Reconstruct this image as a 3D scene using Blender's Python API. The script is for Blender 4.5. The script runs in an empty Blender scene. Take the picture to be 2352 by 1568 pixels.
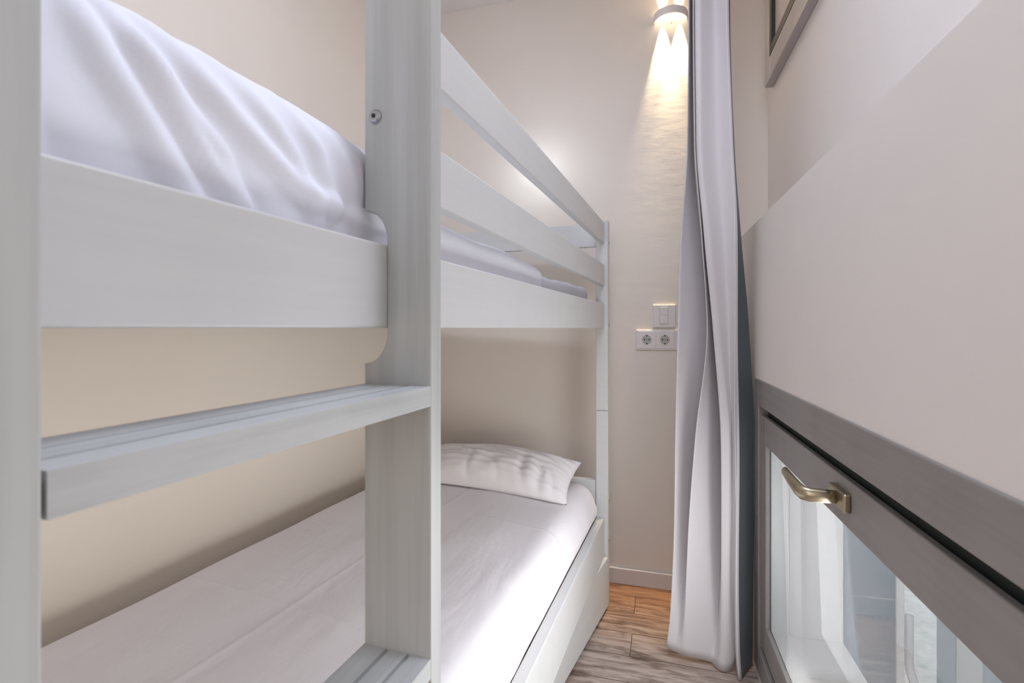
import bpy, bmesh, math, random
from mathutils import Vector, Matrix, noise
random.seed(7)
SC = bpy.context.scene
COL = SC.collection
K = 0.86                     # metres per working unit
EYE = 1.25                   # eye height above the floor in working units (z = 0 is eye level)
TH = math.atan(419/1180.0); CT, ST = math.cos(TH), math.sin(TH)

def W(x, y, z):              # working units -> metres, floor at z = 0
    return Vector((x*K, y*K, (z+EYE)*K))

# ---------------------------------------------------------------- camera
cam_d = bpy.data.cameras.new('camera'); cam = bpy.data.objects.new('camera', cam_d); COL.objects.link(cam)
cam_d.sensor_width = 36; cam_d.lens = 1180/2352*36
cam_d.shift_y = -31/2352.0
cam_d.clip_start = 0.01
cam.location = W(0, 0, 0); cam.rotation_euler = (math.pi/2, 0, TH)
cam_d.dof.use_dof = True; cam_d.dof.focus_distance = 1.45*K; cam_d.dof.aperture_fstop = 9.0
SC.camera = cam
# ---------------------------------------------------------------- world, lights, exposure
wd = bpy.data.worlds.new('sky'); SC.world = wd; wd.use_nodes = True
bg = wd.node_tree.nodes['Background']
bg.inputs[0].default_value = (0.90, 0.94, 1.0, 1); bg.inputs[1].default_value = 0.85
SC.view_settings.view_transform = 'Standard'
SC.view_settings.look = 'None'
SC.view_settings.exposure = 0.22
SC.view_settings.gamma = 1.0
SC.view_settings.use_curve_mapping = False

def area(name, loc, target, sx, sy, power, color):
    l = bpy.data.lights.new(name, 'AREA'); l.shape = 'RECTANGLE'
    l.size = sx*K; l.size_y = sy*K; l.energy = power; l.color = color
    o = bpy.data.objects.new(name, l); COL.objects.link(o)
    o.location = loc
    o.rotation_euler = (target-loc).to_track_quat('-Z', 'Y').to_euler()
    return o
# ceiling fixture above the aisle
area('ceiling_lamp_light', W(-0.08, 0.75, 1.66), W(-0.40, 0.75, -1), 0.25, 1.3, 19.5, (0.72, 0.81, 1.0))
# daylight from the window in the wall behind the photographer
area('back_window_light', W(-0.45, -1.50, 0.70), W(-0.45, 1, 0.60), 1.2, 1.0, 6.5, (0.84, 0.90, 1.0))
# added warm fill low behind the photographer, warms the under-bunk area
area('back_warm_fill', W(-0.45, -1.45, -0.35), W(-0.55, 1, -0.45), 0.9, 0.4, 3.0, (1.0, 0.72, 0.46))

LOW_WINDOW_POWER = 8.5
# ---------------------------------------------------------------- materials
def mat(name):
    m = bpy.data.materials.new(name); m.use_nodes = True
    nt = m.node_tree; b = nt.nodes['Principled BSDF']
    return m, nt, b
def N(nt, t, **kw):
    n = nt.nodes.new(t)
    for k, v in kw.items(): setattr(n, k, v)
    return n
def coords(nt, scale, kind='Object'):
    tc = N(nt, 'ShaderNodeTexCoord'); mp = N(nt, 'ShaderNodeMapping')
    mp.inputs['Scale'].default_value = scale
    nt.links.new(tc.outputs[kind], mp.inputs['Vector'])
    return mp.outputs['Vector']
def noise_tex(nt, vec, scale, detail=4, rough=0.55):
    n = N(nt, 'ShaderNodeTexNoise'); n.inputs['Scale'].default_value = scale
    n.inputs['Detail'].default_value = detail; n.inputs['Roughness'].default_value = rough
    nt.links.new(vec, n.inputs['Vector']); return n.outputs['Fac']
def ramp(nt, fac, stops):
    r = N(nt, 'ShaderNodeValToRGB'); e = r.color_ramp.elements
    while len(e) < len(stops): e.new(0.5)
    for el, (p, c) in zip(e, stops): el.position = p; el.color = (*c, 1)
    nt.links.new(fac, r.inputs['Fac']); return r.outputs['Color']
def bump(nt, b, height, strength, dist=0.002):
    n = N(nt, 'ShaderNodeBump'); n.inputs['Strength'].default_value = strength; n.inputs['Distance'].default_value = dist
    nt.links.new(height, n.inputs['Height']); nt.links.new(n.outputs['Normal'], b.inputs['Normal']); return n
def simple(name, col, rough=0.5, metal=0.0, spec=None):
    m, nt, b = mat(name)
    b.inputs['Base Color'].default_value = (*col, 1); b.inputs['Roughness'].default_value = rough
    b.inputs['Metallic'].default_value = metal
    if spec is not None: b.inputs['Specular IOR Level'].default_value = spec
    return m

def paint_wall(name, c0, c1, bstr):
    m, nt, b = mat(name)
    v = coords(nt, (1, 1, 1))
    f = noise_tex(nt, v, 3.0, 5)
    nt.links.new(ramp(nt, f, [(0.3, c0), (0.7, c1)]), b.inputs['Base Color'])
    v2 = coords(nt, (1, 1, 2.6))
    h = noise_tex(nt, v2, 9, 6, 0.6)
    bump(nt, b, h, bstr, 0.006)
    b.inputs['Roughness'].default_value = 0.75
    return m
M_WALL = paint_wall('warm_white_plaster', (0.80, 0.715, 0.615), (0.825, 0.74, 0.64), 0.10)
M_WALLE = paint_wall('pale_cream_plaster', (0.79, 0.718, 0.645), (0.815, 0.743, 0.67), 0.10)
M_WALLR = paint_wall('soft_white_plaster', (0.765, 0.71, 0.68), (0.785, 0.73, 0.70), 0.10)
M_CEIL = paint_wall('ceiling_paint', (0.82, 0.78, 0.75), (0.84, 0.80, 0.77), 0.05)

def brushed(name, c0, c1, scale, rough=0.42, axis=(14, 14, 0.5)):
    m, nt, b = mat(name)
    v = coords(nt, axis)
    f = noise_tex(nt, v, scale, 6, 0.6)
    v2 = coords(nt, (3, 3, 0.6)); f2 = noise_tex(nt, v2, 2.0, 3)
    mx = N(nt, 'ShaderNodeMath', operation='MULTIPLY'); nt.links.new(f, mx.inputs[0]); nt.links.new(f2, mx.inputs[1])
    nt.links.new(ramp(nt, mx.outputs[0], [(0.14, c0), (0.30, c1)]), b.inputs['Base Color'])
    bump(nt, b, f, 0.12, 0.001)
    b.inputs['Roughness'].default_value = rough
    return m
M_BED = brushed('white_painted_wood', (0.605, 0.605, 0.595), (0.63, 0.63, 0.62), 6, 0.40, (0.6, 0.4, 12))
M_STILE = brushed('brushed_white_wood', (0.44, 0.455, 0.435), (0.55, 0.56, 0.55), 5, 0.45, (9, 9, 0.4))
M_STEP = brushed('brushed_white_step', (0.45, 0.46, 0.455), (0.54, 0.55, 0.545), 7, 0.42, (14, 0.6, 14))

def cloth(name, c, wr, wscale, axis=(1, 1, 1), fine=0.10, sheen=0.15):
    m, nt, b = mat(name)
    b.inputs['Base Color'].default_value = (*c, 1); b.inputs['Roughness'].default_value = 0.9
    b.inputs['Specular IOR Level'].default_value = 0.15
    b.inputs['Sheen Weight'].default_value = sheen
    v = coords(nt, axis)
    w = N(nt, 'ShaderNodeTexNoise'); w.inputs['Scale'].default_value = wscale; w.inputs['Detail'].default_value = 5
    w.inputs['Roughness'].default_value = 0.5; w.inputs['Distortion'].default_value = 0.8
    nt.links.new(v, w.inputs['Vector'])
    bump(nt, b, w.outputs['Fac'], wr, 0.012)
    return m
def sheet_mat():
    m, nt, b = mat('white_cotton_sheet')
    b.inputs['Base Color'].default_value = (0.84, 0.80, 0.81, 1); b.inputs['Roughness'].default_value = 0.9
    b.inputs['Specular IOR Level'].default_value = 0.15; b.inputs['Sheen Weight'].default_value = 0.15
    tc = N(nt, 'ShaderNodeTexCoord')
    def nse(scale, rot, sc_, det, dist):
        mp = N(nt, 'ShaderNodeMapping'); mp.inputs['Scale'].default_value = scale; mp.inputs['Rotation'].default_value = (0, 0, rot)
        nt.links.new(tc.outputs['Object'], mp.inputs['Vector'])
        w = N(nt, 'ShaderNodeTexNoise'); w.inputs['Scale'].default_value = sc_; w.inputs['Detail'].default_value = det; w.inputs['Distortion'].default_value = dist
        nt.links.new(mp.outputs[0], w.inputs['Vector']); return w.outputs['Fac']
    def add(x, y, f):
        n = N(nt, 'ShaderNodeMath', operation='MULTIPLY_ADD'); n.inputs[1].default_value = f
        nt.links.new(y, n.inputs[0]); nt.links.new(x, n.inputs[2]); return n.outputs[0]
    h = nse((2.0, 0.9, 1), 0.25, 3.0, 4, 0.6)
    h = add(h, nse((14.0, 1.3, 1), 0.22, 2.0, 3, 0.3), 0.16)        # long fine pulls along the bed
    h = add(h, nse((1.6, 12.0, 1), 0.12, 2.0, 3, 0.3), 0.07)
    sep = N(nt, 'ShaderNodeSeparateXYZ'); nt.links.new(tc.outputs['Object'], sep.inputs[0])
    wob = nse((3, 3, 1), 0, 1.5, 2, 0)
    def crease(axis, pos, width, amp, slope=0.0):
        nonlocal h
        o = 'X' if axis == 'Y' else 'Y'
        t = N(nt, 'ShaderNodeMath', operation='MULTIPLY_ADD'); t.inputs[1].default_value = slope; nt.links.new(sep.outputs[o], t.inputs[0]); nt.links.new(sep.outputs[axis], t.inputs[2])
        t = add(t.outputs[0], wob, 0.02)
        d = N(nt, 'ShaderNodeMath', operation='SUBTRACT'); d.inputs[1].default_value = pos+0.01; nt.links.new(t, d.inputs[0])
        q = N(nt, 'ShaderNodeMath', operation='DIVIDE'); q.inputs[1].default_value = width; nt.links.new(d.outputs[0], q.inputs[0])
        sq = N(nt, 'ShaderNodeMath', operation='MULTIPLY'); nt.links.new(q.outputs[0], sq.inputs[0]); nt.links.new(q.outputs[0], sq.inputs[1])
        ng = N(nt, 'ShaderNodeMath', operation='MULTIPLY'); ng.inputs[1].default_value = -1; nt.links.new(sq.outputs[0], ng.inputs[0])
        ex = N(nt, 'ShaderNodeMath', operation='EXPONENT'); nt.links.new(ng.outputs[0], ex.inputs[0])
        h = add(h, ex.outputs[0], amp)
    crease('Y', 0.405, 0.007, 0.16, 0.10); crease('Y', -0.23, 0.006, 0.10, 0.06); crease('Y', -0.66, 0.006, 0.10)
    crease('X', -0.02, 0.006, 0.11, -0.04)
    bump(nt, b, h, 0.75, 0.012)
    return m
M_SHEET = sheet_mat()
M_DUVET = cloth('white_cotton_cover', (0.82, 0.825, 0.89), 0.16, 4.0, (1, 1, 1))
M_PILLOW = cloth('pillow_cotton', (0.84, 0.80, 0.80), 0.28, 7.0, (1, 1.5, 1))
M_CURT = cloth('blackout_curtain_cloth', (0.63, 0.595, 0.60), 0.05, 6.0, (3, 3, 0.4))

M_CURT_SHADE = cloth('curtain_side_shade', (0.085, 0.10, 0.105), 0.05, 6.0, (3, 3, 0.4))  # shade on the curtain's wall side, put into a dark cloth colour
# sash / frame paint
M_FRAME = brushed('grey_painted_wood', (0.225, 0.205, 0.195), (0.255, 0.235, 0.225), 6, 0.45, (1, 0.6, 12))
M_FRAMEUP = brushed('grey_upper_frame', (0.40, 0.36, 0.35), (0.44, 0.40, 0.39), 6, 0.25, (1, 0.6, 12))
M_GASKET = simple('dark_gasket', (0.03, 0.035, 0.035), 0.6)
M_BRASS = simple('aged_bronze_metal', (0.40, 0.34, 0.24), 0.34, 1.0)
M_STEEL = simple('zinc_steel', (0.42, 0.44, 0.46), 0.28, 1.0)
M_DARK = simple('dark_hole', (0.02, 0.02, 0.02), 0.6)
M_SKIRT = simple('white_gloss_skirting', (0.70, 0.66, 0.64), 0.35)
M_PLATE = simple('white_plastic', (0.76, 0.71, 0.70), 0.35)
M_WELL = simple('grey_socket_well', (0.45, 0.43, 0.41), 0.5)
M_LAMP = simple('white_lamp_plaster', (0.88, 0.84, 0.84), 0.7)
M_WFRAME = simple('white_gloss_paint', (0.86, 0.84, 0.82), 0.3)
M_SHUT = simple('blue_grey_shutter_paint', (0.22, 0.29, 0.36), 0.5)
M_TEAL = simple('teal_paint', (0.16, 0.30, 0.34), 0.5)
M_PANE_REFL = simple('pane_reflection_tone', (0.62, 0.55, 0.53), 0.22)  # opaque pane, the pale reflected room is put into its colour
M_ALU = simple('white_powder_coat', (0.80, 0.80, 0.82), 0.35)

def glass_mat():
    m, nt, b = mat('window_glass')
    nt.nodes.remove(b)
    out = nt.nodes['Material Output']
    ge = N(nt, 'ShaderNodeNewGeometry')
    dt = N(nt, 'ShaderNodeVectorMath', operation='DOT_PRODUCT')
    nt.links.new(ge.outputs['Normal'], dt.inputs[0]); nt.links.new(ge.outputs['Incoming'], dt.inputs[1])
    ab = N(nt, 'ShaderNodeMath', operation='ABSOLUTE'); nt.links.new(dt.outputs['Value'], ab.inputs[0])
    om = N(nt, 'ShaderNodeMath', operation='SUBTRACT'); om.inputs[0].default_value = 1.0; nt.links.new(ab.outputs[0], om.inputs[1])
    pw = N(nt, 'ShaderNodeMath', operation='POWER'); pw.inputs[1].default_value = 5.0; nt.links.new(om.outputs[0], pw.inputs[0])
    fr = N(nt, 'ShaderNodeMath', operation='MULTIPLY_ADD'); fr.inputs[1].default_value = 0.95; fr.inputs[2].default_value = 0.05
    nt.links.new(pw.outputs[0], fr.inputs[0])
    tr = N(nt, 'ShaderNodeBsdfTransparent'); tr.inputs[0].default_value = (0.93, 0.95, 0.96, 1)
    gl = N(nt, 'ShaderNodeBsdfGlossy'); gl.inputs['Roughness'].default_value = 0.0
    mx = N(nt, 'ShaderNodeMixShader')
    nt.links.new(fr.outputs[0], mx.inputs[0]); nt.links.new(tr.outputs[0], mx.inputs[1]); nt.links.new(gl.outputs[0], mx.inputs[2])
    nt.links.new(mx.outputs[0], out.inputs[0])
    return m
M_GLASS = glass_mat()

def gravel():
    m, nt, b = mat('pale_gravel')
    v = coords(nt, (1, 1, 1)); f = noise_tex(nt, v, 35, 4, 0.7)
    nt.links.new(ramp(nt, f, [(0.3, (0.62, 0.64, 0.60)), (0.6, (0.85, 0.85, 0.82))]), b.inputs['Base Color'])
    b.inputs['Roughness'].default_value = 0.9
    return m
M_GRAVEL = gravel()

def floor_mat():
    m, nt, b = mat('weathered_wood_planks')
    tc = N(nt, 'ShaderNodeTexCoord')
    mp = N(nt, 'ShaderNodeMapping'); mp.inputs['Rotation'].default_value = (0, 0, math.radians(-3.3)); mp.inputs['Location'].default_value = (0.1, -0.034, 0)
    nt.links.new(tc.outputs['Object'], mp.inputs['Vector'])
    br = N(nt, 'ShaderNodeTexBrick'); br.offset = 0.37; br.squash = 1.0
    br.inputs['Scale'].default_value = 1.0; br.inputs['Mortar Size'].default_value = 0.0012
    br.inputs['Brick Width'].default_value = 0.62; br.inputs['Row Height'].default_value = 0.13
    br.inputs['Color1'].default_value = (0, 0, 0, 1); br.inputs['Color2'].default_value = (1, 1, 1, 1)
    br.inputs['Mortar'].default_value = (0.5, 0.5, 0.5, 1); br.inputs['Bias'].default_value = 0.0
    nt.links.new(mp.outputs[0], br.inputs['Vector'])
    # long grain
    mg = N(nt, 'ShaderNodeMapping'); mg.inputs['Scale'].default_value = (2.4, 24, 1)
    nt.links.new(mp.outputs[0], mg.inputs['Vector'])
    cx = N(nt, 'ShaderNodeVectorMath', operation='ADD'); nt.links.new(mg.outputs[0], cx.inputs[0])
    sc_ = N(nt, 'ShaderNodeVectorMath', operation='SCALE'); sc_.inputs['Scale'].default_value = 7.0
    nt.links.new(br.outputs['Color'], sc_.inputs[0]); nt.links.new(sc_.outputs[0], cx.inputs[1])
    g = N(nt, 'ShaderNodeTexNoise'); g.inputs['Scale'].default_value = 2.2; g.inputs['Detail'].default_value = 8
    g.inputs['Roughness'].default_value = 0.68; g.inputs['Distortion'].default_value = 0.6
    nt.links.new(cx.outputs[0], g.inputs['Vector'])
    tan = ramp(nt, g.outputs['Fac'], [(0.28, (0.10, 0.05, 0.028)), (0.45, (0.33, 0.165, 0.085)), (0.6, (0.47, 0.255, 0.14)), (0.8, (0.62, 0.42, 0.28))])
    gry = ramp(nt, g.outputs['Fac'], [(0.28, (0.10, 0.075, 0.06)), (0.45, (0.34, 0.265, 0.22)), (0.6, (0.50, 0.41, 0.36)), (0.8, (0.66, 0.58, 0.53))])
    # grey boards on the camera side, browner boards towards the end wall
    sep = N(nt, 'ShaderNodeSeparateXYZ'); nt.links.new(mp.outputs[0], sep.inputs[0])
    pos = N(nt, 'ShaderNodeMapRange'); pos.inputs['From Min'].default_value = 1.72; pos.inputs['From Max'].default_value = 2.05
    nt.links.new(sep.outputs['Y'], pos.inputs['Value'])
    mix = N(nt, 'ShaderNodeMix', data_type='RGBA')
    nt.links.new(pos.outputs[0], mix.inputs['Factor']); nt.links.new(gry, mix.inputs['A']); nt.links.new(tan, mix.inputs['B'])
    # dark knots
    mk_ = N(nt, 'ShaderNodeMapping'); mk_.inputs['Scale'].default_value = (3.2, 9.0, 1)
    nt.links.new(mp.outputs[0], mk_.inputs['Vector'])
    kn = noise_tex(nt, mk_.outputs[0], 1.6, 7, 0.62)
    kr = ramp(nt, kn, [(0.52, (1, 1, 1)), (0.60, (0.62, 0.58, 0.55)), (0.72, (0.20, 0.18, 0.17))])
    mk = N(nt, 'ShaderNodeMix', data_type='RGBA', blend_type='MULTIPLY'); mk.inputs['Factor'].default_value = 1
    nt.links.new(mix.outputs['Result'], mk.inputs['A']); nt.links.new(kr, mk.inputs['B'])
    # seams
    sm = N(nt, 'ShaderNodeMix', data_type='RGBA'); sm.inputs['B'].default_value = (0.07, 0.045, 0.03, 1)
    nt.links.new(br.outputs['Fac'], sm.inputs['Factor']); nt.links.new(mk.outputs['Result'], sm.inputs['A'])
    nt.links.new(sm.outputs['Result'], b.inputs['Base Color'])
    b.inputs['Roughness'].default_value = 0.42
    bump(nt, b, g.outputs['Fac'], 0.15, 0.002)
    return m
M_FLOOR = floor_mat()

# ---------------------------------------------------------------- object helpers
def tag(o, label=None, cat=None, group=None, kind=None):
    if label: o['label'] = label
    if cat: o['category'] = cat
    if group: o['group'] = group
    if kind: o['kind'] = kind
    return o
def empty(name, loc, **kw):
    o = bpy.data.objects.new(name, None); o.empty_display_size = 0.05; o.location = loc; COL.objects.link(o); return tag(o, **kw)
def obj(name, bm, m, parent=None, smooth=False, origin=None, **kw):
    """bm is in metres, world space; its mesh is stored relative to the parent chain's location"""
    base = Vector((0, 0, 0)); p = parent
    while p is not None:
        base += p.location; p = p.parent
    org = Vector(origin) if origin is not None else base
    bmesh.ops.translate(bm, verts=bm.verts, vec=-org)
    bmesh.ops.recalc_face_normals(bm, faces=bm.faces)
    me = bpy.data.meshes.new(name); bm.to_mesh(me); bm.free()
    ms = m if isinstance(m, (list, tuple)) else [m]
    for x in ms: me.materials.append(x)
    if smooth:
        for f in me.polygons: f.use_smooth = True
    o = bpy.data.objects.new(name, me); COL.objects.link(o)
    o.parent = parent; o.location = org-base
    return tag(o, **kw)
def new(): return bmesh.new()
def hexa(bm, pts, bev=0.0, seg=2):
    """eight corner points (metres): bottom ring 0-3, top ring 4-7"""
    vs = [bm.verts.new(p) for p in pts]
    fs = [bm.faces.new([vs[i] for i in q]) for q in ((3, 2, 1, 0), (4, 5, 6, 7), (0, 1, 5, 4), (1, 2, 6, 5), (2, 3, 7, 6), (3, 0, 4, 7))]
    if bev > 0:
        es = {e for f in fs for e in f.edges}
        bmesh.ops.bevel(bm, geom=list(es), offset=bev*K, segments=seg, affect='EDGES', profile=0.5)
    return bm
def box(bm, x0, x1, y0, y1, z0, z1, bev=0.0, seg=2):
    return hexa(bm, [W(x0, y0, z0), W(x1, y0, z0), W(x1, y1, z0), W(x0, y1, z0), W(x0, y0, z1), W(x1, y0, z1), W(x1, y1, z1), W(x0, y1, z1)], bev, seg)
def prism(bm, loop0, loop1, bev=0.0):
    a = [bm.verts.new(p) for p in loop0]; b = [bm.verts.new(p) for p in loop1]; n = len(a)
    f0 = bm.faces.new(a); f1 = bm.faces.new(b[::-1])
    for i in range(n): bm.faces.new([a[i], b[i], b[(i+1) % n], a[(i+1) % n]])
    if bev > 0:
        bmesh.ops.recalc_face_normals(bm, faces=bm.faces)
        bmesh.ops.bevel(bm, geom=list({e for f in (f0, f1) if f.is_valid for e in f.edges}), offset=bev*K, segments=2, affect='EDGES', profile=0.5)
    return bm
def tube(bm, pts, rad, seg=14, flat=1.0, up=None):
    """tube along world points (metres); rad scalar or list, capped"""
    n = len(pts); rings = []
    rs = rad if isinstance(rad, (list, tuple)) else [rad]*n
    ref = Vector(up) if up is not None else Vector((0, 0, 1))
    for i, p in enumerate(pts):
        t = (pts[min(i+1, n-1)]-pts[max(i-1, 0)]).normalized()
        a = ref-t*ref.dot(t)
        if a.length < 1e-4: a = Vector((1, 0, 0))-t*t.x
        a.normalize(); b = t.cross(a)
        rings.append([bm.verts.new(p+a*(math.cos(q)*rs[i])+b*(math.sin(q)*rs[i]*flat)) for q in [2*math.pi*k/seg for k in range(seg)]])
    for i in range(n-1):
        for k in range(seg):
            bm.faces.new([rings[i][k], rings[i][(k+1) % seg], rings[i+1][(k+1) % seg], rings[i+1][k]])
    bm.faces.new(rings[0][::-1]); bm.faces.new(rings[-1])
    return bm
def disc(bm, c, nrm, r0, r1, h, seg=24):
    """short cone frustum from c along nrm"""
    tube(bm, [c, c+Vector(nrm).normalized()*h], [r0, r1], seg)
def spline(xs, ys, x):
    n = len(xs)
    if xs[0] > xs[-1]: xs = xs[::-1]; ys = ys[::-1]
    if x <= xs[0]: return ys[0]
    if x >= xs[-1]: return ys[-1]
    for i in range(n-1):
        if xs[i] <= x <= xs[i+1]: break
    def sl(j):
        if j == 0: return (ys[1]-ys[0])/(xs[1]-xs[0])
        if j == n-1: return (ys[-1]-ys[-2])/(xs[-1]-xs[-2])
        d0 = (ys[j]-ys[j-1])/(xs[j]-xs[j-1]); d1 = (ys[j+1]-ys[j])/(xs[j+1]-xs[j])
        return 0 if d0*d1 <= 0 else 2*d0*d1/(d0+d1)
    h = xs[i+1]-xs[i]; t = (x-xs[i])/h
    return (2*t**3-3*t**2+1)*ys[i]+(t**3-2*t**2+t)*h*sl(i)+(-2*t**3+3*t**2)*ys[i+1]+(t**3-t**2)*h*sl(i+1)

# frames of the two slanted walls ------------------------------------------------
UA = math.radians(-4.72)                 # right wall runs 4.7 degrees off the bed
UX, UY = math.sin(UA), math.cos(UA)      # direction along it (away)
NX, NY = -UY, UX                         # normal into the room
P0 = 0.38/0.99664
def R(s, o, z):                          # s along, o out of the wall into the room
    return W(P0+UX*s+NX*o, UY*s+NY*o, z)
def rbox(bm, s0, s1, o0, o1, z0, z1, bev=0.0, seg=2):
    return hexa(bm, [R(s0, o0, z0), R(s1, o0, z0), R(s1, o1, z0), R(s0, o1, z0), R(s0, o0, z1), R(s1, o0, z1), R(s1, o1, z1), R(s0, o1, z1)], bev, seg)
EA = math.radians(3.35)
EX, EY = math.cos(EA), math.sin(EA)      # along the end wall, towards the right
def E(t, o, z):                          # t along from the bed's corner, o out into the room
    return W(-0.392+EX*t+EY*o, 2.55+EY*t-EX*o, z)
def ebox(bm, t0, t1, o0, o1, z0, z1, bev=0.0, seg=2):
    return hexa(bm, [E(t0, o0, z0), E(t1, o0, z0), E(t1, o1, z0), E(t0, o1, z0), E(t0, o0, z1), E(t1, o0, z1), E(t1, o1, z1), E(t0, o1, z1)], bev, seg)

# ================================================================ the room
FL = -EYE; CE = 1.70; YB = -1.6
REC = 0.147                              # the upper right wall sits back this far
S_END = 2.75
def foot(z0, z1):
    b_ = new(); L = lambda z: [W(-1.53, YB-0.1, z), R(-1.70, -0.30, z), R(S_END, -0.30, z), W(-1.53, 2.68, z)]
    return prism(b_, L(z0), L(z1))
bm = foot(FL-0.06, FL); obj('floor', bm, M_FLOOR, kind='structure')
bm = foot(CE, CE+0.06); obj('ceiling', bm, M_CEIL, kind='structure')
bm = new(); box(bm, -1.53, -1.435, YB-0.1, 2.9, FL, CE); obj('wall_left', bm, M_WALL, kind='structure')
bm = new(); ebox(bm, -1.10, 0.80, -0.12, 0.0, FL, CE); obj('wall_end', bm, M_WALLE, kind='structure')
# back wall behind the photographer with its window opening
bm = new()
box(bm, -1.435, -1.10, YB-0.1, YB, FL, CE); box(bm, 0.20, 0.75, YB-0.1, YB, FL, CE)
box(bm, -1.10, 0.20, YB-0.1, YB, FL, -0.35); box(bm, -1.10, 0.20, YB-0.1, YB, 1.25, CE)
obj('wall_back', bm, M_WALLR, kind='structure')
# right wall, lower thick part with the low window opening
WS0, WS1, WZ0, WZ1 = 0.36, 2.077, -1.215, -0.182
LEDGE = 0.385
bm = new()
rbox(bm, -1.75, WS0, -0.30, 0, FL, LEDGE); rbox(bm, WS1, S_END, -0.30, 0, FL, LEDGE)
rbox(bm, WS0, WS1, -0.30, 0, FL, WZ0); rbox(bm, WS0, WS1, -0.30, 0, WZ1, LEDGE)
obj('wall_right', bm, M_WALLR, kind='structure')
US0, US1, UZ0, UZ1 = 0.7, 2.484, 1.047, 1.66
bm = new()
rbox(bm, -1.75, US0, -0.32, -REC, LEDGE, CE); rbox(bm, US1, S_END, -0.32, -REC, LEDGE, CE)
rbox(bm, US0, US1, -0.32, -REC, LEDGE, UZ0+0.05); rbox(bm, US0, US1, -0.32, -REC, UZ1, CE)
obj('wall_right_upper', bm, M_WALLR, kind='structure')
# skirting on the end wall
bm = new(); ebox(bm, -0.95, 0.56, 0, 0.014, FL, FL+0.078, 0.004); obj('baseboard_end', bm, M_SKIRT, kind='structure')

area('low_window_daylight', R(1.20, -0.09, -0.64), R(1.20, 1, -0.68), 1.0, 0.50, LOW_WINDOW_POWER, (0.98, 0.955, 0.95))
# ---- low window (window_1): grey frame, hopper sash, bronze handle, glass, white jambs
w1 = empty('window_1', R(1.2, 0, WZ0), kind='structure')
def ring(bm, s0, s1, z0, z1, ws, wt, o0, o1, bev):
    rbox(bm, s0, s0+ws, o0, o1, z0, z1, bev); rbox(bm, s1-ws, s1, o0, o1, z0, z1, bev)
    rbox(bm, s0+ws, s1-ws, o0, o1, z0, z0+wt, bev); rbox(bm, s0+ws, s1-ws, o0, o1, z1-wt, z1, bev)
bm = new(); ring(bm, WS0, WS1, WZ0, WZ1, 0.075, 0.090, -0.055, 0.005, 0.003); obj('frame', bm, M_FRAME, w1)
bm = new(); ring(bm, WS0+0.075, WS1-0.075, WZ0+0.090, WZ1-0.090, 0.012, 0.040, -0.055, -0.028, 0.0); obj('gasket', bm, M_GASKET, w1)
sash = None
bm = new(); ring(bm, WS0+0.079, WS1-0.079, WZ0+0.103, WZ1-0.121, 0.070, 0.096, -0.019, -0.004, 0.003); sash = obj('sash', bm, M_FRAME, w1)
GS0, GS1, GZ0, GZ1 = WS0+0.149, WS1-0.149, WZ0+0.201, WZ1-0.216
bm = new(); rbox(bm, GS0-0.01, GS1+0.01, -0.014, -0.010, GZ0-0.004, GZ1+0.004); obj('pane', bm, M_GLASS, sash)
# white outer casing: inner bead, jamb lining, sill
bm = new(); ring(bm, WS0+0.092, WS1-0.092, WZ0+0.11, WZ1-0.135, 0.063, 0.088, -0.075, -0.020, 0.002); obj('casing', bm, M_WFRAME, w1)
bm = new(); ring(bm, WS0, WS1, WZ0+0.02, WZ1, 0.152, 0.17, -0.235, -0.076, 0.002); obj('jamb', bm, M_WFRAME, w1)
# handle
hz = -0.345; hs = 1.215
bm = new(); rbox(bm, hs-0.045, hs+0.045, -0.004, 0.010, hz-0.019, hz+0.019, 0.004, 3)
hd = obj('handle', bm, M_BRASS, sash, label='bronze window handle')
bm = new()
pts = [R(hs, 0.010, hz), R(hs, 0.030, hz), R(hs+0.001, 0.056, hz), R(hs+0.006, 0.068, hz+0.002), R(hs+0.022, 0.073, hz+0.005), R(hs+0.07, 0.074, hz+0.009), R(hs+0.130, 0.073, hz+0.013), R(hs+0.137, 0.073, hz+0.0135)]
tube(bm, pts, [0.0135*K, 0.0140*K, 0.0145*K, 0.0150*K, 0.0145*K, 0.0130*K, 0.0105*K, 0.006*K], 18, 0.72)
obj('lever', bm, M_BRASS, hd, smooth=True)

# ---- upper window (window_2): projecting grey frame
w2 = empty('window_2', R(1.6, -REC, UZ0), kind='structure')
UO = -REC+0.034
FW = 0.092
def uring(i0, i1, o0, o1, bev):
    b_ = new()
    for q in ((US0+i0, US0+i1, UZ0+i0, UZ1-i0), (US1-i1, US1-i0, UZ0+i0, UZ1-i0), (US0+i1, US1-i1, UZ0+i0, UZ0+i1), (US0+i1, US1-i1, UZ1-i1, UZ1-i0)):
        rbox(b_, q[0], q[1], o0, o1, q[2], q[3], bev)
    return b_
obj('frame', uring(0, FW, -REC, UO, 0.003), M_FRAMEUP, w2)
obj('gasket', uring(FW, FW+0.036, -REC-0.005, UO+0.0006, 0), M_GASKET, w2)
bm = new(); rbox(bm, US0+0.115, US1-0.115, -REC-0.004, -REC+0.020, UZ0+0.115, UZ1-0.115); obj('pane', bm, M_PANE_REFL, w2)

# ================================================================ the bunk bed
XO, XI = -0.38, -0.415                  # outer and inner faces of the long rails
Y0, Y1 = 0.168, 2.305
bed = empty('bunk_bed', W(-0.86, 1.2, FL), label='white painted wooden bunk bed with ladder along the left wall', cat='bunk bed')
def bedbox(name, *a, m=M_BED, bev=0.003, parent=None, **kw):
    bm = new(); box(bm, *a, bev); return obj(name, bm, m, parent or bed, **kw)
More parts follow.
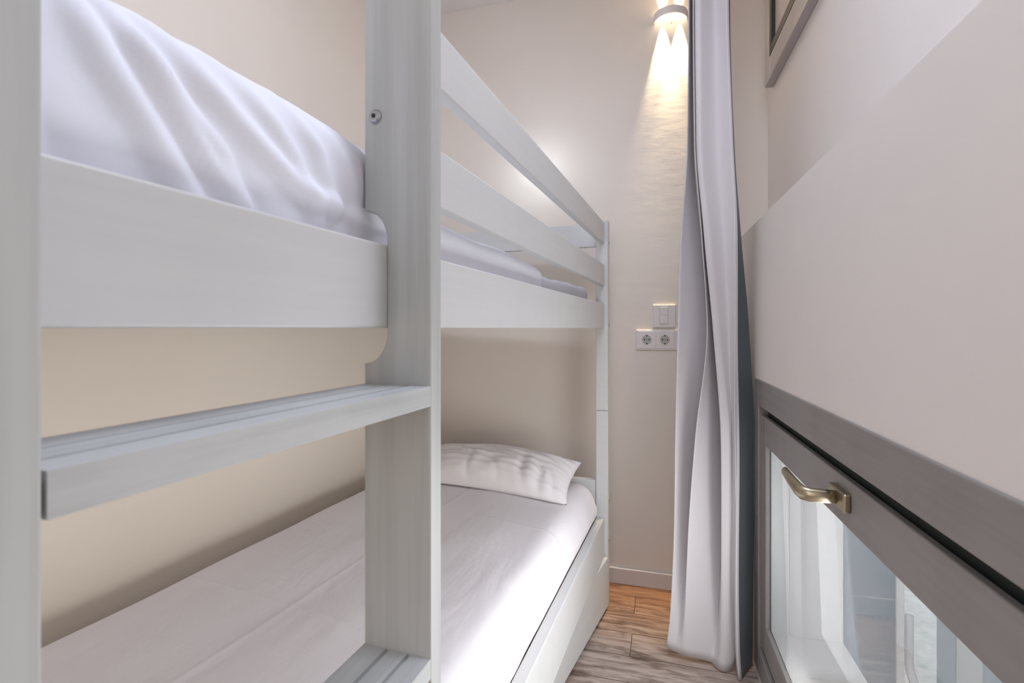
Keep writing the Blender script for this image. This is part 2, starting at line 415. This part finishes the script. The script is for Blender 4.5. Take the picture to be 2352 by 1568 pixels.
# ladder stiles: notched boards
def arc_notch(zt, zb, r=0.043):
    pts = []
    for k in range(9):
        a = math.pi/2*(1-k/8.0); pts.append((XI+(XO-XI)*math.cos(a), zt+0.004+r*math.sin(a)))
    for k in range(9):
        a = math.pi/2*(k/8.0); pts.append((XI+(XO-XI)*math.cos(a), zb-0.004-r*math.sin(a)))
    return pts
def stile_loop(y):
    L = [(-0.315, FL), (-0.315, 0.475), (XI, 0.475)]
    L += arc_notch(0.109, 0.0)
    L += arc_notch(-0.848, -1.016)
    L += [(XI, FL)]
    # inner foot is set back clear of the drawer
    return [W(x, y, z) for x, z in L]
def screw(parent, c, nrm, r=0.011):
    bm = new(); n = Vector(nrm).normalized(); c = Vector(c)
    tube(bm, [c, c+n*0.0015, c+n*0.0035, c+n*0.0042], [r*K, r*K, r*K*0.8, r*K*0.62], 24)
    s = obj('screw', bm, M_STEEL, parent, label='zinc hex screw')
    bm = new(); tube(bm, [c+n*0.0040, c+n*0.0046], [r*K*0.34, r*K*0.34], 6)
    obj('hex_socket', bm, M_DARK, s)
stiles = []
for ya, yb in ((0.1405, 0.168), (0.580, 0.6085)):
    bm = new(); prism(bm, stile_loop(ya), stile_loop(yb), 0.0022)
    stiles.append(obj('ladder_stile', bm, M_STILE, bed))
sc0 = W(-0.3975, 0.580, 0.279)
screw(stiles[1], sc0, (0, -1, 0), 0.0092)
# steps: grooved boards
def step(z):
    prof = []
    xs0, xs1 = -0.4145, -0.3155
    prof += [(xs1, z-0.0255), (xs1, z)]
    for gx in (-0.3465, -0.3785):
        prof += [(gx+0.003, z), (gx+0.002, z-0.004), (gx-0.002, z-0.004), (gx-0.003, z)]
    prof += [(xs0, z), (xs0, z-0.0255)]
    bm = new(); prism(bm, [W(x, 0.1700, q) for x, q in prof], [W(x, 0.580, q) for x, q in prof])
    return obj('ladder_step', bm, M_STEP, bed)
for z in (-0.0740, -0.4200, -0.766): step(z)
# long side rails (near and wall side), guard rails
bedbox('side_rail', XI+0.0005, XO, 0.142, Y1, 0.0, 0.109)
bedbox('side_rail', XI+0.0005, XO, 0.142, Y1, -1.016, -0.848)
bedbox('side_rail', -1.374, -1.342, 0.142, Y1, 0.0, 0.109)
bedbox('side_rail', -1.374, -1.342, 0.142, Y1, -1.016, -0.848)
bedbox('guard_rail', -0.402, XO, 0.6090, Y1, 0.379, 0.472)
bedbox('guard_rail', -0.402, XO, 0.6090, Y1, 0.190, 0.282)
# corner posts: upper section stands on lower section
def post(x0, x1, y0, y1, z0, z1): return bedbox('post', x0, x1, y0, y1, z0, z1)
far_posts = []
for (x0, x1) in ((-0.418, -0.364), (-1.378, -1.324)):
    for (y0, y1) in ((2.305, 2.350), (0.0955, 0.1400)):
        lo = post(x0, x1, y0, y1, FL, -0.3712); hi = post(x0, x1, y0, y1, -0.3700, 0.482)
        if y0 > 2 and x0 > -0.5: far_posts = [lo, hi]
# bolts in the far post, on the aisle face
def bolt(parent, y, z):
    bm = new(); c = W(-0.364, y, z)
    tube(bm, [c, c+Vector((0.0016, 0, 0)), c+Vector((0.0024, 0, 0))], [0.007*K, 0.007*K, 0.004*K], 16)
    obj('bolt', bm, M_STEEL, parent)
for z in (0.385, 0.012): bolt(far_posts[1], 2.336, z)
for z in (-0.775, -0.955): bolt(far_posts[0], 2.336, z)
# end boards between the posts
for (y0, y1) in ((2.312, 2.338), (0.104, 0.130)):
    for (z0, z1) in ((0.367, 0.472), (0.0, 0.109), (-0.80, -0.686), (-1.016, -0.848)):
        bedbox('end_board', -1.324, -0.418, y0, y1, z0, z1)
# slats and bearers
for z0 in (0.0, -0.95):
    bedbox('slat_bearer', XI-0.022, XI, 0.2, 2.28, z0+0.012, z0+0.032, bev=0)
    bedbox('slat_bearer', -1.342, -1.320, 0.2, 2.28, z0+0.012, z0+0.032, bev=0)
    for i in range(11):
        y = 0.26+i*0.195
        bedbox('slat', -1.340, XI-0.002, y, y+0.075, z0+0.032, z0+0.046, bev=0)
# drawer under the bed, pulled slightly askew
dw_a = math.radians(6.6)
dx, dy = -math.sin(dw_a), -math.cos(dw_a)   # from the far corner towards the camera
def D(t, o, z):                              # t along the front, o outwards
    fx, fy = -0.3612, 2.297
    return W(fx-dx*0+dx*t+(-dy)*o, fy+dy*t+dx*o, z)
def dbox(bm, t0, t1, o0, o1, z0, z1, bev=0.0):
    return hexa(bm, [D(t0, o0, z0), D(t1, o0, z0), D(t1, o1, z0), D(t0, o1, z0), D(t0, o0, z1), D(t1, o0, z1), D(t1, o1, z1), D(t0, o1, z1)], bev, 3)
bm = new(); dbox(bm, 0, 1.56, -0.022, 0, -1.236, -1.019, 0.004)
drw = obj('drawer', bm, M_BED, bed)
bm = new(); dbox(bm, 0.03, 0.05, -0.62, -0.023, -1.22, -1.05); obj('drawer_side', bm, M_BED, drw)
bm = new(); dbox(bm, 1.50, 1.52, -0.62, -0.023, -1.22, -1.05); obj('drawer_side', bm, M_BED, drw)
bm = new(); dbox(bm, 0.05, 1.50, -0.62, -0.023, -1.215, -1.205); obj('drawer_bottom', bm, M_BED, drw)
for t in (0.12, 1.4):
    bm = new(); c = D(t, -0.05, -1.235); tube(bm, [D(t-0.01, -0.05, -1.235), D(t+0.01, -0.05, -1.235)], 0.0145*K, 14); obj('drawer_wheel', bm, M_DARK, drw)

# ================================================================ bedding
def superbox(bm, x0, x1, y0, y1, z0, z1, r, disp=None, nu=90, nv=44):
    """a soft slab: rounded cross section swept along y, closed round ends"""
    prof = []
    w, h = x1-x0, z1-z0
    q = 8
    for cx, cz, a0 in ((x1-r, z1-r, 0), (x0+r, z1-r, 90), (x0+r, z0+r, 180), (x1-r, z0+r, 270)):
        for k in range(q+1):
            a = math.radians(a0+90*k/q); prof.append((cx+r*math.cos(a), cz+r*math.sin(a)))
    # resample long edges
    full = []
    for i in range(len(prof)):
        a, b = prof[i], prof[(i+1) % len(prof)]
        L = math.dist(a, b); m = max(1, int(L/0.022))
        for k in range(m): full.append((a[0]+(b[0]-a[0])*k/m, a[1]+(b[1]-a[1])*k/m))
    rings = []
    cxm, czm = (x0+x1)/2, (z0+z1)/2
    ys = []
    re = r*1.1
    for k in range(9):
        a = math.pi/2*k/8; ys.append((y0+re*(1-math.sin(a)), re*(1-math.cos(a))))
    ys = [(y0+re*(1-math.cos(math.pi/2*k/8)), re*(1-math.sin(math.pi/2*k/8))) for k in range(9)]
    m = int((y1-y0-2*re)/0.018)
    for k in range(1, m): ys.append((y0+re+(y1-y0-2*re)*k/m, 0))
    ys += [(y1-re*(1-math.cos(math.pi/2*k/8)), re*(1-math.sin(math.pi/2*k/8))) for k in range(8, -1, -1)]
    for y, ins in ys:
        row = []
        for (x, z) in full:
            xx = cxm+(x-cxm)*(1-ins/(w/2)); zz = czm+(z-czm)*(1-ins/(h/2)*0.9)
            p = Vector((xx, y, zz))
            if disp: p = disp(p)
            row.append(bm.verts.new(W(*p)))
        rings.append(row)
    n = len(full)
    for i in range(len(rings)-1):
        for k in range(n): bm.faces.new([rings[i][k], rings[i][(k+1) % n], rings[i+1][(k+1) % n], rings[i+1][k]])
    bm.faces.new(rings[0][::-1]); bm.faces.new(rings[-1])
    return bm
def nz(x, y, z, s, seed=0): return noise.noise(Vector((x*s+seed, y*s+seed*1.7, z*s-seed)))

# lower mattress in its fitted sheet
def lower_disp(p):
    top = max(0, (p.z+0.80)/0.12)
    p.z += 0.006*nz(p.x, p.y*0.6, 0, 6, 3)*min(1, top)
    if p.x > -0.52: p.x += (0.004*nz(p.x, p.y, p.z, 9, 1)+0.017*math.exp(-((p.z+0.80)/0.040)**2))*min(1, max(0, (p.z+0.842)/0.015))*min(1, max(0, (p.y-0.63)/0.08))
    # crowned a little in the middle
    u = (p.x+0.875)/0.45
    if top > 0: p.z += 0.014*(1-min(1, u*u))+0.026*max(0, min(1, (-0.5-p.x)/0.83))*min(1, top)
    return p
bm = new(); superbox(bm, -1.335, -0.4152, 0.20, 2.298, -0.9025, -0.690, 0.072, lower_disp)
obj('mattress', bm, M_SHEET, None, smooth=True, origin=W(-0.88, 1.25, -0.904),
    label='mattress in a plain white fitted sheet on the lower bunk, under the pillow', cat='mattress')
# upper mattress
def upper_disp(p):
    top = max(0, (p.z-0.08)/0.08)
    p.x += 0.002*nz(p.x, p.y, p.z, 10, 5)
    p.z += 0.006*nz(p.x, p.y, 0, 7, 8)*min(1, top)+(0.012*max(0, min(1, (p.y-1.6)/0.5)))*min(1, top)
    return p
bm = new(); superbox(bm, -1.31, -0.447, 0.20, 2.290, 0.0475, 0.167, 0.030, upper_disp)
obj('mattress', bm, M_DUVET, None, smooth=True, origin=W(-0.88, 1.25, 0.046),
    label='mattress in a white sheet on the top bunk, seen below its guard rails', cat='mattress')

# duvet on the top bunk: side hangs behind the rail with diagonal folds
RIDG = [  # polylines in (y, z) on the side face, amplitude, width
    ([(0.215, 0.30), (0.235, 0.255), (0.262, 0.205), (0.31, 0.145), (0.345, 0.10)], 0.011, 0.013),
    ([(0.235, 0.29), (0.262, 0.262), (0.29, 0.225), (0.335, 0.168), (0.385, 0.118)], 0.012, 0.011),
    ([(0.29, 0.235), (0.335, 0.19), (0.365, 0.165), (0.40, 0.11)], 0.008, 0.008),
    ([(0.30, 0.275), (0.35, 0.225), (0.41, 0.185), (0.47, 0.155), (0.53, 0.15)], 0.010, 0.012),
    ([(0.36, 0.27), (0.41, 0.235), (0.46, 0.19), (0.50, 0.13)], 0.006, 0.010),
    ([(0.45, 0.26), (0.50, 0.21), (0.525, 0.15), (0.545, 0.10)], 0.006, 0.009),
    ([(0.53, 0.24), (0.56, 0.19), (0.575, 0.12)], 0.005, 0.009),
    ([(0.56, 0.145), (0.60, 0.14), (0.66, 0.15)], 0.007, 0.010),
    ([(0.20, 0.18), (0.215, 0.13), (0.225, 0.09)], 0.005, 0.006),
]
def seg_d(y, z, a, b):
    vx, vz = b[0]-a[0], b[1]-a[1]; L = vx*vx+vz*vz
    t = max(0, min(1, ((y-a[0])*vx+(z-a[1])*vz)/L))
    return math.hypot(y-a[0]-vx*t, z-a[1]-vz*t)
def folds(y, z):
    s = 0
    for pl, amp, w in RIDG:
        d = min(seg_d(y, z, pl[i], pl[i+1]) for i in range(len(pl)-1))
        s += amp*math.exp(-(d/w)**2)-amp*0.35*math.exp(-(d/(2.4*w))**2)
    return s
TOPY = [0.16, 0.45, 0.60, 0.72, 0.83, 1.0, 1.18, 1.30, 1.45]
TOPZ = [0.272, 0.270, 0.262, 0.232, 0.197, 0.190, 0.193, 0.186, 0.184]
bm = new(); rows = []
ny = 150
for i in range(ny+1):
    y = 0.178+(1.44-0.178)*(i/ny)**1.35
    zt = spline(TOPY, TOPZ, y)
    row = []
    nzs = 46; nx = 34
    zb = 0.060
    for k in range(nzs+1):                     # side face from the tuck up to the shoulder
        t = k/nzs; z = zb+(zt-zb)*t
        bulge = 0.014*math.sin(math.pi*min(1, t*0.95))
        r = max(0, (t-0.74)/0.26)
        x = -0.436+bulge-0.040*(1-math.sqrt(max(0, 1-r*r)))
        env = math.exp(-((y-0.2)/0.9)**4)
        x += folds(y, z)*(0.5+0.5*min(1, t*5))*(1-r*0.55)+0.002*nz(0, y, z, 24, 2)
        if y > 0.62: x = min(x, -0.4205+0.010*min(1, (z-0.109)/0.03) if z > 0.109 else -0.4205)
        if z < 0.128: x = min(max(x, -0.428), -0.4165)
        row.append(bm.verts.new(W(x, y, z)))
    for k in range(1, nx+1):                   # top
        u = k/nx
        x = -0.472-0.82*u
        z = zt-0.002+0.012*math.sin(math.pi*min(1, u*1.2))+0.006*nz(x, y, 0, 5, 4)*min(1, u*4)
        if u > 0.93: z -= 0.008*((u-0.93)/0.07)**2
        row.append(bm.verts.new(W(x, y, z)))
    rows.append(row)
# the near end of the duvet hangs down over the foot of the mattress
skirt = []
for k, v in enumerate(rows[0]):
    c_ = v.co.copy(); c_.y -= 0.008*K; c_.z = min(c_.z, W(0, 0, 0.06).z)
    skirt.append(bm.verts.new(c_))
rows.insert(0, skirt); ny += 1
for i in range(ny):
    for k in range(len(rows[0])-1):
        bm.faces.new([rows[i][k], rows[i+1][k], rows[i+1][k+1], rows[i][k+1]])
dv = obj('duvet', bm, M_DUVET, None, smooth=True, origin=W(-0.86, 0.9, 0.16),
         label='white crumpled duvet with diagonal folds tucked behind the top bunk rail', cat='duvet')
md = dv.modifiers.new('thick', 'SOLIDIFY'); md.thickness = 0.004; md.offset = -1

# pillow on the lower bunk
bm = new()
Cp = Vector((-0.84, 2.078, -0.634)); hx, hy, hh = 0.377, 0.150, 0.112
tl = math.radians(18)
g = {}
nu, nv = 72, 46
for side in (1, -1):
    for i in range(nu+1):
        for j in range(nv+1):
            u, v = -1+2*i/nu, -1+2*j/nv
            edge = (i in (0, nu)) or (j in (0, nv))
            if edge and side == -1: g[(side, i, j)] = g[(1, i, j)]; continue
            # pulled-in edges, pointed corners
            pu = u*(1-0.055*(1-v*v)*abs(u)**3); pv = v*(1-0.085*(1-u*u)*abs(v)**3)
            f = (max(0, 1-abs(u)**2.6)**0.62)*(max(0, 1-abs(v)**2.3)**0.62)
            z = side*hh*f
            rad = 0.010*f**0.4*nz(pu*2.2, pv*3.2+pu, side, 2.0, 11)
            # drawn creases running in from the right hand end
            if side == 1:
                for (c, a, w) in ((0.42, -0.014, 0.05), (0.58, -0.016, 0.05), (0.70, -0.013, 0.045), (0.05, -0.007, 0.035), (-0.22, -0.009, 0.035)):
                    d = u-c+0.16*v+0.05*math.sin(3.5*v+c*9)
                    rad += a*math.exp(-(d/w)**2)*math.exp(-((v+0.35)/0.62)**2)*(f**0.3)
            z += rad
            x, yv = hx*pu, hy*pv
            yy = yv*math.cos(tl)-z*math.sin(tl); zz = yv*math.sin(tl)+z*math.cos(tl)
            p = Cp+Vector((x, yy, zz))
            # rests on the sheet
            floor_z = -0.686+0.014*(1-min(1, ((p.x+0.875)/0.45)**2))+0.026*max(0, min(1, (-0.5-p.x)/0.83))
            if p.z < floor_z: p.z = floor_z+0.001
            g[(side, i, j)] = bm.verts.new(W(*p))
for side in (1, -1):
    for i in range(nu):
        for j in range(nv):
            q = [g[(side, i, j)], g[(side, i+1, j)], g[(side, i+1, j+1)], g[(side, i, j+1)]]
            try: bm.faces.new(q)
            except ValueError: pass
obj('pillow', bm, M_PILLOW, None, smooth=True, origin=W(-0.84, 2.1, -0.68),
    label='white pillow propped against the lower bunk headboard', cat='pillow')

# ================================================================ curtain
def at(px, d):                    # plan position of a profile point
    r = (px-1176)/1180.0*d
    return (-d*ST+r*CT, d*CT+r*ST)
LV = [1.70, 1.2, 0.7, 0.35, 0.0, -0.4, -0.8, -1.1, -1.215]
PR = [  # left edge, valley, ridge, valley, ridge band x2, body, lit edge, inner fold, flap front, flap, back edge
    [1583, 1590, 1592, 1594, 1597, 1606, 1636, 1668, 1670, 1671, 1673, 1675],
    [1582, 1591, 1593, 1595, 1598, 1608, 1640, 1669, 1671, 1672, 1674, 1676],
    [1578, 1594, 1596, 1598, 1601, 1609, 1645, 1679, 1681, 1682, 1684, 1686],
    [1563, 1611, 1612, 1622, 1618, 1630, 1660, 1689, 1691, 1692, 1697, 1701],
    [1556, 1626, 1624, 1650, 1639, 1651, 1672, 1689, 1690, 1691, 1705, 1720],
    [1551, 1606, 1597, 1668, 1656, 1673, 1680, 1689, 1688, 1693, 1711, 1731],
    [1548, 1590, 1580, 1660, 1657, 1672, 1680, 1688, 1684, 1691, 1711, 1731],
    [1540, 1562, 1575, 1646, 1656, 1668, 1680, 1690, 1684, 1693, 1711, 1729],
    [1532, 1548, 1580, 1630, 1652, 1664, 1676, 1690, 1684, 1698, 1711, 1727]]
DT = [1.99, 2.06, 1.90, 1.98, 1.875, 1.865, 1.90, 1.855, 1.87, 1.86, 1.91, 1.96]
DM = [1.99, 2.06, 1.92, 2.03, 1.885, 1.875, 1.89, 1.855, 1.88, 1.86, 1.872, 1.882]
DB = [1.94, 1.925, 1.905, 1.90, 1.870, 1.863, 1.866, 1.885, 1.99, 1.815, 1.85, 1.885]
DL = [0, 0, 0.2, 0.7, 1, 1, 0.55, 0.1, 0]          # share of the middle profile by level
BL = [0, 0, 0, 0, 0, 0.0, 0.45, 0.9, 1]            # share of the hem profile by level
BZ = [-1.205, -1.209, -1.216, -1.232, -1.240, -1.242, -1.238, -1.215, -1.236, -1.243, -1.240, -1.238]
bm = new(); rows = []
NC = 12
NT = 150
tk = list(range(NC))
nl = 96
for i in range(nl+1):
    f = i/nl
    row = []
    zz = 1.70+(-1.215-1.70)*f
    mM = spline(LV, DL, zz); mB = spline(LV, BL, zz)
    pxs = [spline(LV, [PR[l][c] for l in range(9)], zz) for c in range(NC)]
    dps = [DT[c]*(1-mM-mB)+DM[c]*mM+DB[c]*mB if mM+mB <= 1 else (DM[c]*mM+DB[c]*mB)/(mM+mB) for c in range(NC)]
    for j in range(NT+1):
        t = (NC-1.0)*j/NT
        zb = spline(tk, BZ, t)
        z = 1.695+(zb-1.695)*f
        x, y = at(spline(tk, pxs, t), spline(tk, dps, t))
        x += 0.003*nz(x*3, y*3, z*0.8, 2.5, 6)*f; y += 0.005*nz(x*4, y*4, z*0.7, 2.5, 9)*f
        row.append(bm.verts.new(W(x, y, z)))
    rows.append(row)
for i in range(nl):
    for j in range(NT): bm.faces.new([rows[i][j], rows[i+1][j], rows[i+1][j+1], rows[i][j+1]])
bm.faces.ensure_lookup_table()
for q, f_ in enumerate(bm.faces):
    if (q % NT) > NT*9.25/(NC-1): f_.material_index = 1  # strip past the flap front takes the painted shade
cur = obj('curtain', bm, [M_CURT, M_CURT_SHADE], None, smooth=True, origin=W(0.08, 2.0, 1.695),
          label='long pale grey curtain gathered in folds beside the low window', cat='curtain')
md = cur.modifiers.new('thick', 'SOLIDIFY'); md.thickness = 0.003; md.offset = 0

# ================================================================ wall fittings on the end wall
def plate(bm, t0, t1, o0, o1, z0, z1, bev=0.003): return ebox(bm, t0, t1, o0, o1, z0, z1, bev, 2)
# plan helper: the end-wall coordinate of a wall point
def tpix(px):
    a = (px-1176)/1180.0
    vx, vy = -ST+a*CT, CT+a*ST
    # solve along the wall
    d = (2.55-EY/EX*(-0.392))/(vy-EY/EX*vx)
    return ((vx*d+0.392)/EX, d)
t0, d0 = tpix(1500); t1, _ = tpix(1552)
zs = lambda y, d: -(y-753)/1180.0*d
sw = empty('light_switch', E((t0+t1)/2, 0, zs(752, d0)), label='square white light switch with narrow rocker above the double socket', cat='light switch')
bm = new(); plate(bm, t0, t1, 0, 0.010, zs(752, d0), zs(700, d0), 0.003); obj('cover_plate', bm, M_PLATE, sw)
tc = t0+(t1-t0)*0.48
bm = new(); plate(bm, tc-0.0205, tc+0.0205, 0.010, 0.0106, zs(744.5, d0), zs(704.5, d0), 0); obj('rocker_gap', bm, M_WELL, sw)
zc = zs(724.5, d0)
bm = new(); plate(bm, tc-0.019, tc+0.019, 0.010, 0.0135, zs(743.5, d0), zc-0.0008, 0.0008); plate(bm, tc-0.019, tc+0.019, 0.010, 0.0130, zc+0.0008, zs(705.5, d0), 0.0008); obj('rocker', bm, M_PLATE, sw)
t0, d0 = tpix(1461); t1, _ = tpix(1558)
z0, z1 = zs(803, d0), zs(757, d0)
so = empty('power_socket', E((t0+t1)/2, 0, z0), label='double white power socket on the end wall below the light switch', cat='power socket')
bm = new(); plate(bm, t0, t1, 0, 0.008, z0, z1, 0.003); obj('cover_plate', bm, M_PLATE, so)
for pc in (1485.8, 1527.3):
    tcc, _ = tpix(pc); zc = zs(779.5, d0); hw = 0.0415
    bm = new(); plate(bm, tcc-hw, tcc+hw, 0.008, 0.0105, zc-hw, zc+hw, 0.001); ins = obj('socket_insert', bm, M_PLATE, so)
    nrm = E(0, 1, 0)-E(0, 0, 0)
    bm = new(); disc(bm, E(tcc, 0.0105, zc), nrm, 0.0225*K, 0.0225*K, 0.0006, 32); well = obj('socket_well', bm, M_WELL, ins, label='grey round socket well')
    bm = new()
    for du, dv, r in ((-0.0110, 0, 0.0034), (0.0110, 0, 0.0034), (0, 0, 0.0018), (0, 0.0195, 0.0036), (0, -0.0195, 0.0036)):
        disc(bm, E(tcc+du, 0.0110, zc+dv), nrm, r*K, r*K, 0.0006, 14)
    obj('pin_hole', bm, M_DARK, well)

# wall lamp: half-round up and down light
tl_, dl = tpix(1540)
LZ = 1.4750
lamp = empty('wall_lamp', E(tl_, 0, LZ), label='half-round white wall lamp glowing warm high on the end wall', cat='wall lamp')
bm = new(); n = 28; rad_t, rad_o = 0.079, 0.083
outer, inner = [], []
for k in range(n+1):
    a = math.pi*k/n; outer.append((math.cos(a)*rad_t, math.sin(a)*rad_o)); inner.append((math.cos(a)*(rad_t-0.005), math.sin(a)*(rad_o-0.005)))
loop = outer+inner[::-1]
za, zb_ = LZ-0.017, LZ+0.018
lo = [bm.verts.new(E(tl_+a, o+0.0005, za)) for a, o in loop]; hi = [bm.verts.new(E(tl_+a, o+0.0005, zb_)) for a, o in loop]
m = len(loop)
for k in range(m): bm.faces.new([lo[k], lo[(k+1) % m], hi[(k+1) % m], hi[k]])
for ringv in (lo, hi):
    for k in range(n): bm.faces.new([ringv[k], ringv[k+1], ringv[m-2-k], ringv[m-1-k]])
obj('lamp_shade', bm, M_LAMP, lamp, smooth=False)
me_, nt, b = mat('lamp_diffuser_glow'); b.inputs['Base Color'].default_value = (1, 0.95, 0.85, 1)
b.inputs['Emission Color'].default_value = (1.0, 0.86, 0.62, 1); b.inputs['Emission Strength'].default_value = 2.2
bm = new(); lo = [bm.verts.new(E(tl_+a, o+0.0005, LZ-0.004)) for a, o in inner]; hi = [bm.verts.new(E(tl_+a, o+0.0005, LZ+0.004)) for a, o in inner]
bm.faces.new(lo); bm.faces.new(hi[::-1])
for k in range(n+1): bm.faces.new([lo[k], lo[(k+1) % (n+1)], hi[(k+1) % (n+1)], hi[k]])
obj('diffuser', bm, me_, lamp)
bm = new(); disc(bm, E(tl_+0.004, 0.004, LZ-0.020), E(0, 0, 1)-E(0, 0, 0), 0.003*K, 0.003*K, 0.012*K, 12); obj('screw', bm, M_STEEL, lamp)
for dt in (-0.036, 0.040):
    for up in (-1, 1):
        l = bpy.data.lights.new('wall_lamp_bulb', 'SPOT'); l.energy = 55.0 if up < 0 else 30.0; l.color = (1.0, 0.80, 0.52)
        l.spot_size = math.radians(34); l.spot_blend = 0.8; l.shadow_soft_size = 0.006
        o = bpy.data.objects.new('wall_lamp_bulb', l); COL.objects.link(o)
        o.location = E(tl_+dt, 0.014, LZ+up*0.010)
        o.rotation_euler = (E(tl_+dt, 0.000, LZ+up*0.22)-o.location).to_track_quat('-Z', 'Y').to_euler()

# unseen globe lamp behind the guard rail, added for the end wall glow
def epix(px, py):
    t, d = tpix(px); return t, -(py-753)/1180.0*d
tr, zr = epix(1240, 396)
rl = empty('added_globe_lamp', E(tr, 0, zr), label='unseen opal globe lamp added on the end wall over the top bunk', cat='reading lamp')
nrm = E(0, 1, 0)-E(0, 0, 0)
bm = new(); disc(bm, E(tr, 0.0, zr), nrm, 0.022*K, 0.020*K, 0.010*K, 24); obj('wall_mount', bm, M_LAMP, rl)
bm = new(); tube(bm, [E(tr, 0.010, zr), E(tr, 0.140, zr)], 0.005*K, 12); obj('arm', bm, M_LAMP, rl)
mg_, nt, b = mat('opal_globe_glow'); b.inputs['Base Color'].default_value = (0.95, 0.93, 0.9, 1)
b.inputs['Emission Color'].default_value = (0.80, 0.89, 1.0, 1); b.inputs['Emission Strength'].default_value = 40.0
bm = new(); bmesh.ops.create_uvsphere(bm, u_segments=24, v_segments=16, radius=0.024*K, matrix=Matrix.Translation(E(tr, 0.16, zr)))
obj('globe', bm, mg_, rl, smooth=True)

# ================================================================ outside the low window
bm = new(); rbox(bm, -1.0, 9, -5.2, -0.32, -1.42, -1.36); obj('exterior_ground', bm, M_GRAVEL, kind='structure')
bm = new(); rbox(bm, 2.6, 9, -5.2, -5.0, -1.36, 2.0); obj('exterior_wall', bm, M_GRAVEL, kind='structure')
sh = empty('window_shutter', R(2.05, -0.24, -1.2), label='blue grey wooden shutter folded open outside the low window', cat='shutter')
bm = new(); rbox(bm, 1.985, 2.010, -0.405, -0.238, -1.19, -0.2); obj('shutter_panel', bm, M_SHUT, sh)
bm = new(); rbox(bm, 1.975, 2.015, -0.428, -0.405, -1.19, -0.2, 0.003); obj('shutter_edge', bm, M_WFRAME, sh, label='white painted edge strip')
scn = empty('privacy_screen', R(1.9, -0.61, -1.36), label='pale vertical boards standing on the gravel outside the low window', cat='screen')
M_PBLUE = simple('pale_blue_board_paint', (0.50, 0.58, 0.63), 0.5)
for (a_, b_, m_) in ((2.045, 2.16, M_PBLUE), (1.905, 2.04, M_WFRAME), (1.78, 1.90, M_PBLUE), (1.64, 1.775, M_WFRAME), (1.50, 1.635, M_PBLUE)):
    bm = new(); rbox(bm, a_, b_, -0.625, -0.60, -1.36, -0.45, 0.003); obj('board', bm, m_, scn)
bm = new()
pts = [R(2.0, -0.45, -0.945), R(2.0, -0.45, -1.0), R(2.0, -0.45, -1.09)]
for k in range(1, 9):
    q = math.pi/2*k/8; pts.append(R(2.0-0.06*(1-math.cos(q)), -0.45, -1.09-0.06*math.sin(q)))
pts += [R(1.90, -0.45, -1.15), R(1.86, -0.45, -1.155)]
for k in range(1, 9):
    q = math.pi/2*k/8; pts.append(R(1.86-0.04*math.sin(q), -0.45, -1.155-0.04*(1-math.cos(q))))
pts += [R(1.82, -0.45, -1.358)]
tube(bm, pts, 0.013*K, 14, 1.0, up=(0.9, 0.3, 0))
tag(obj('tube_rail', bm, M_ALU, None, smooth=True, origin=R(1.82, -0.45, -1.36)), 'bent white metal tube rail on the gravel outside the low window', 'rail')
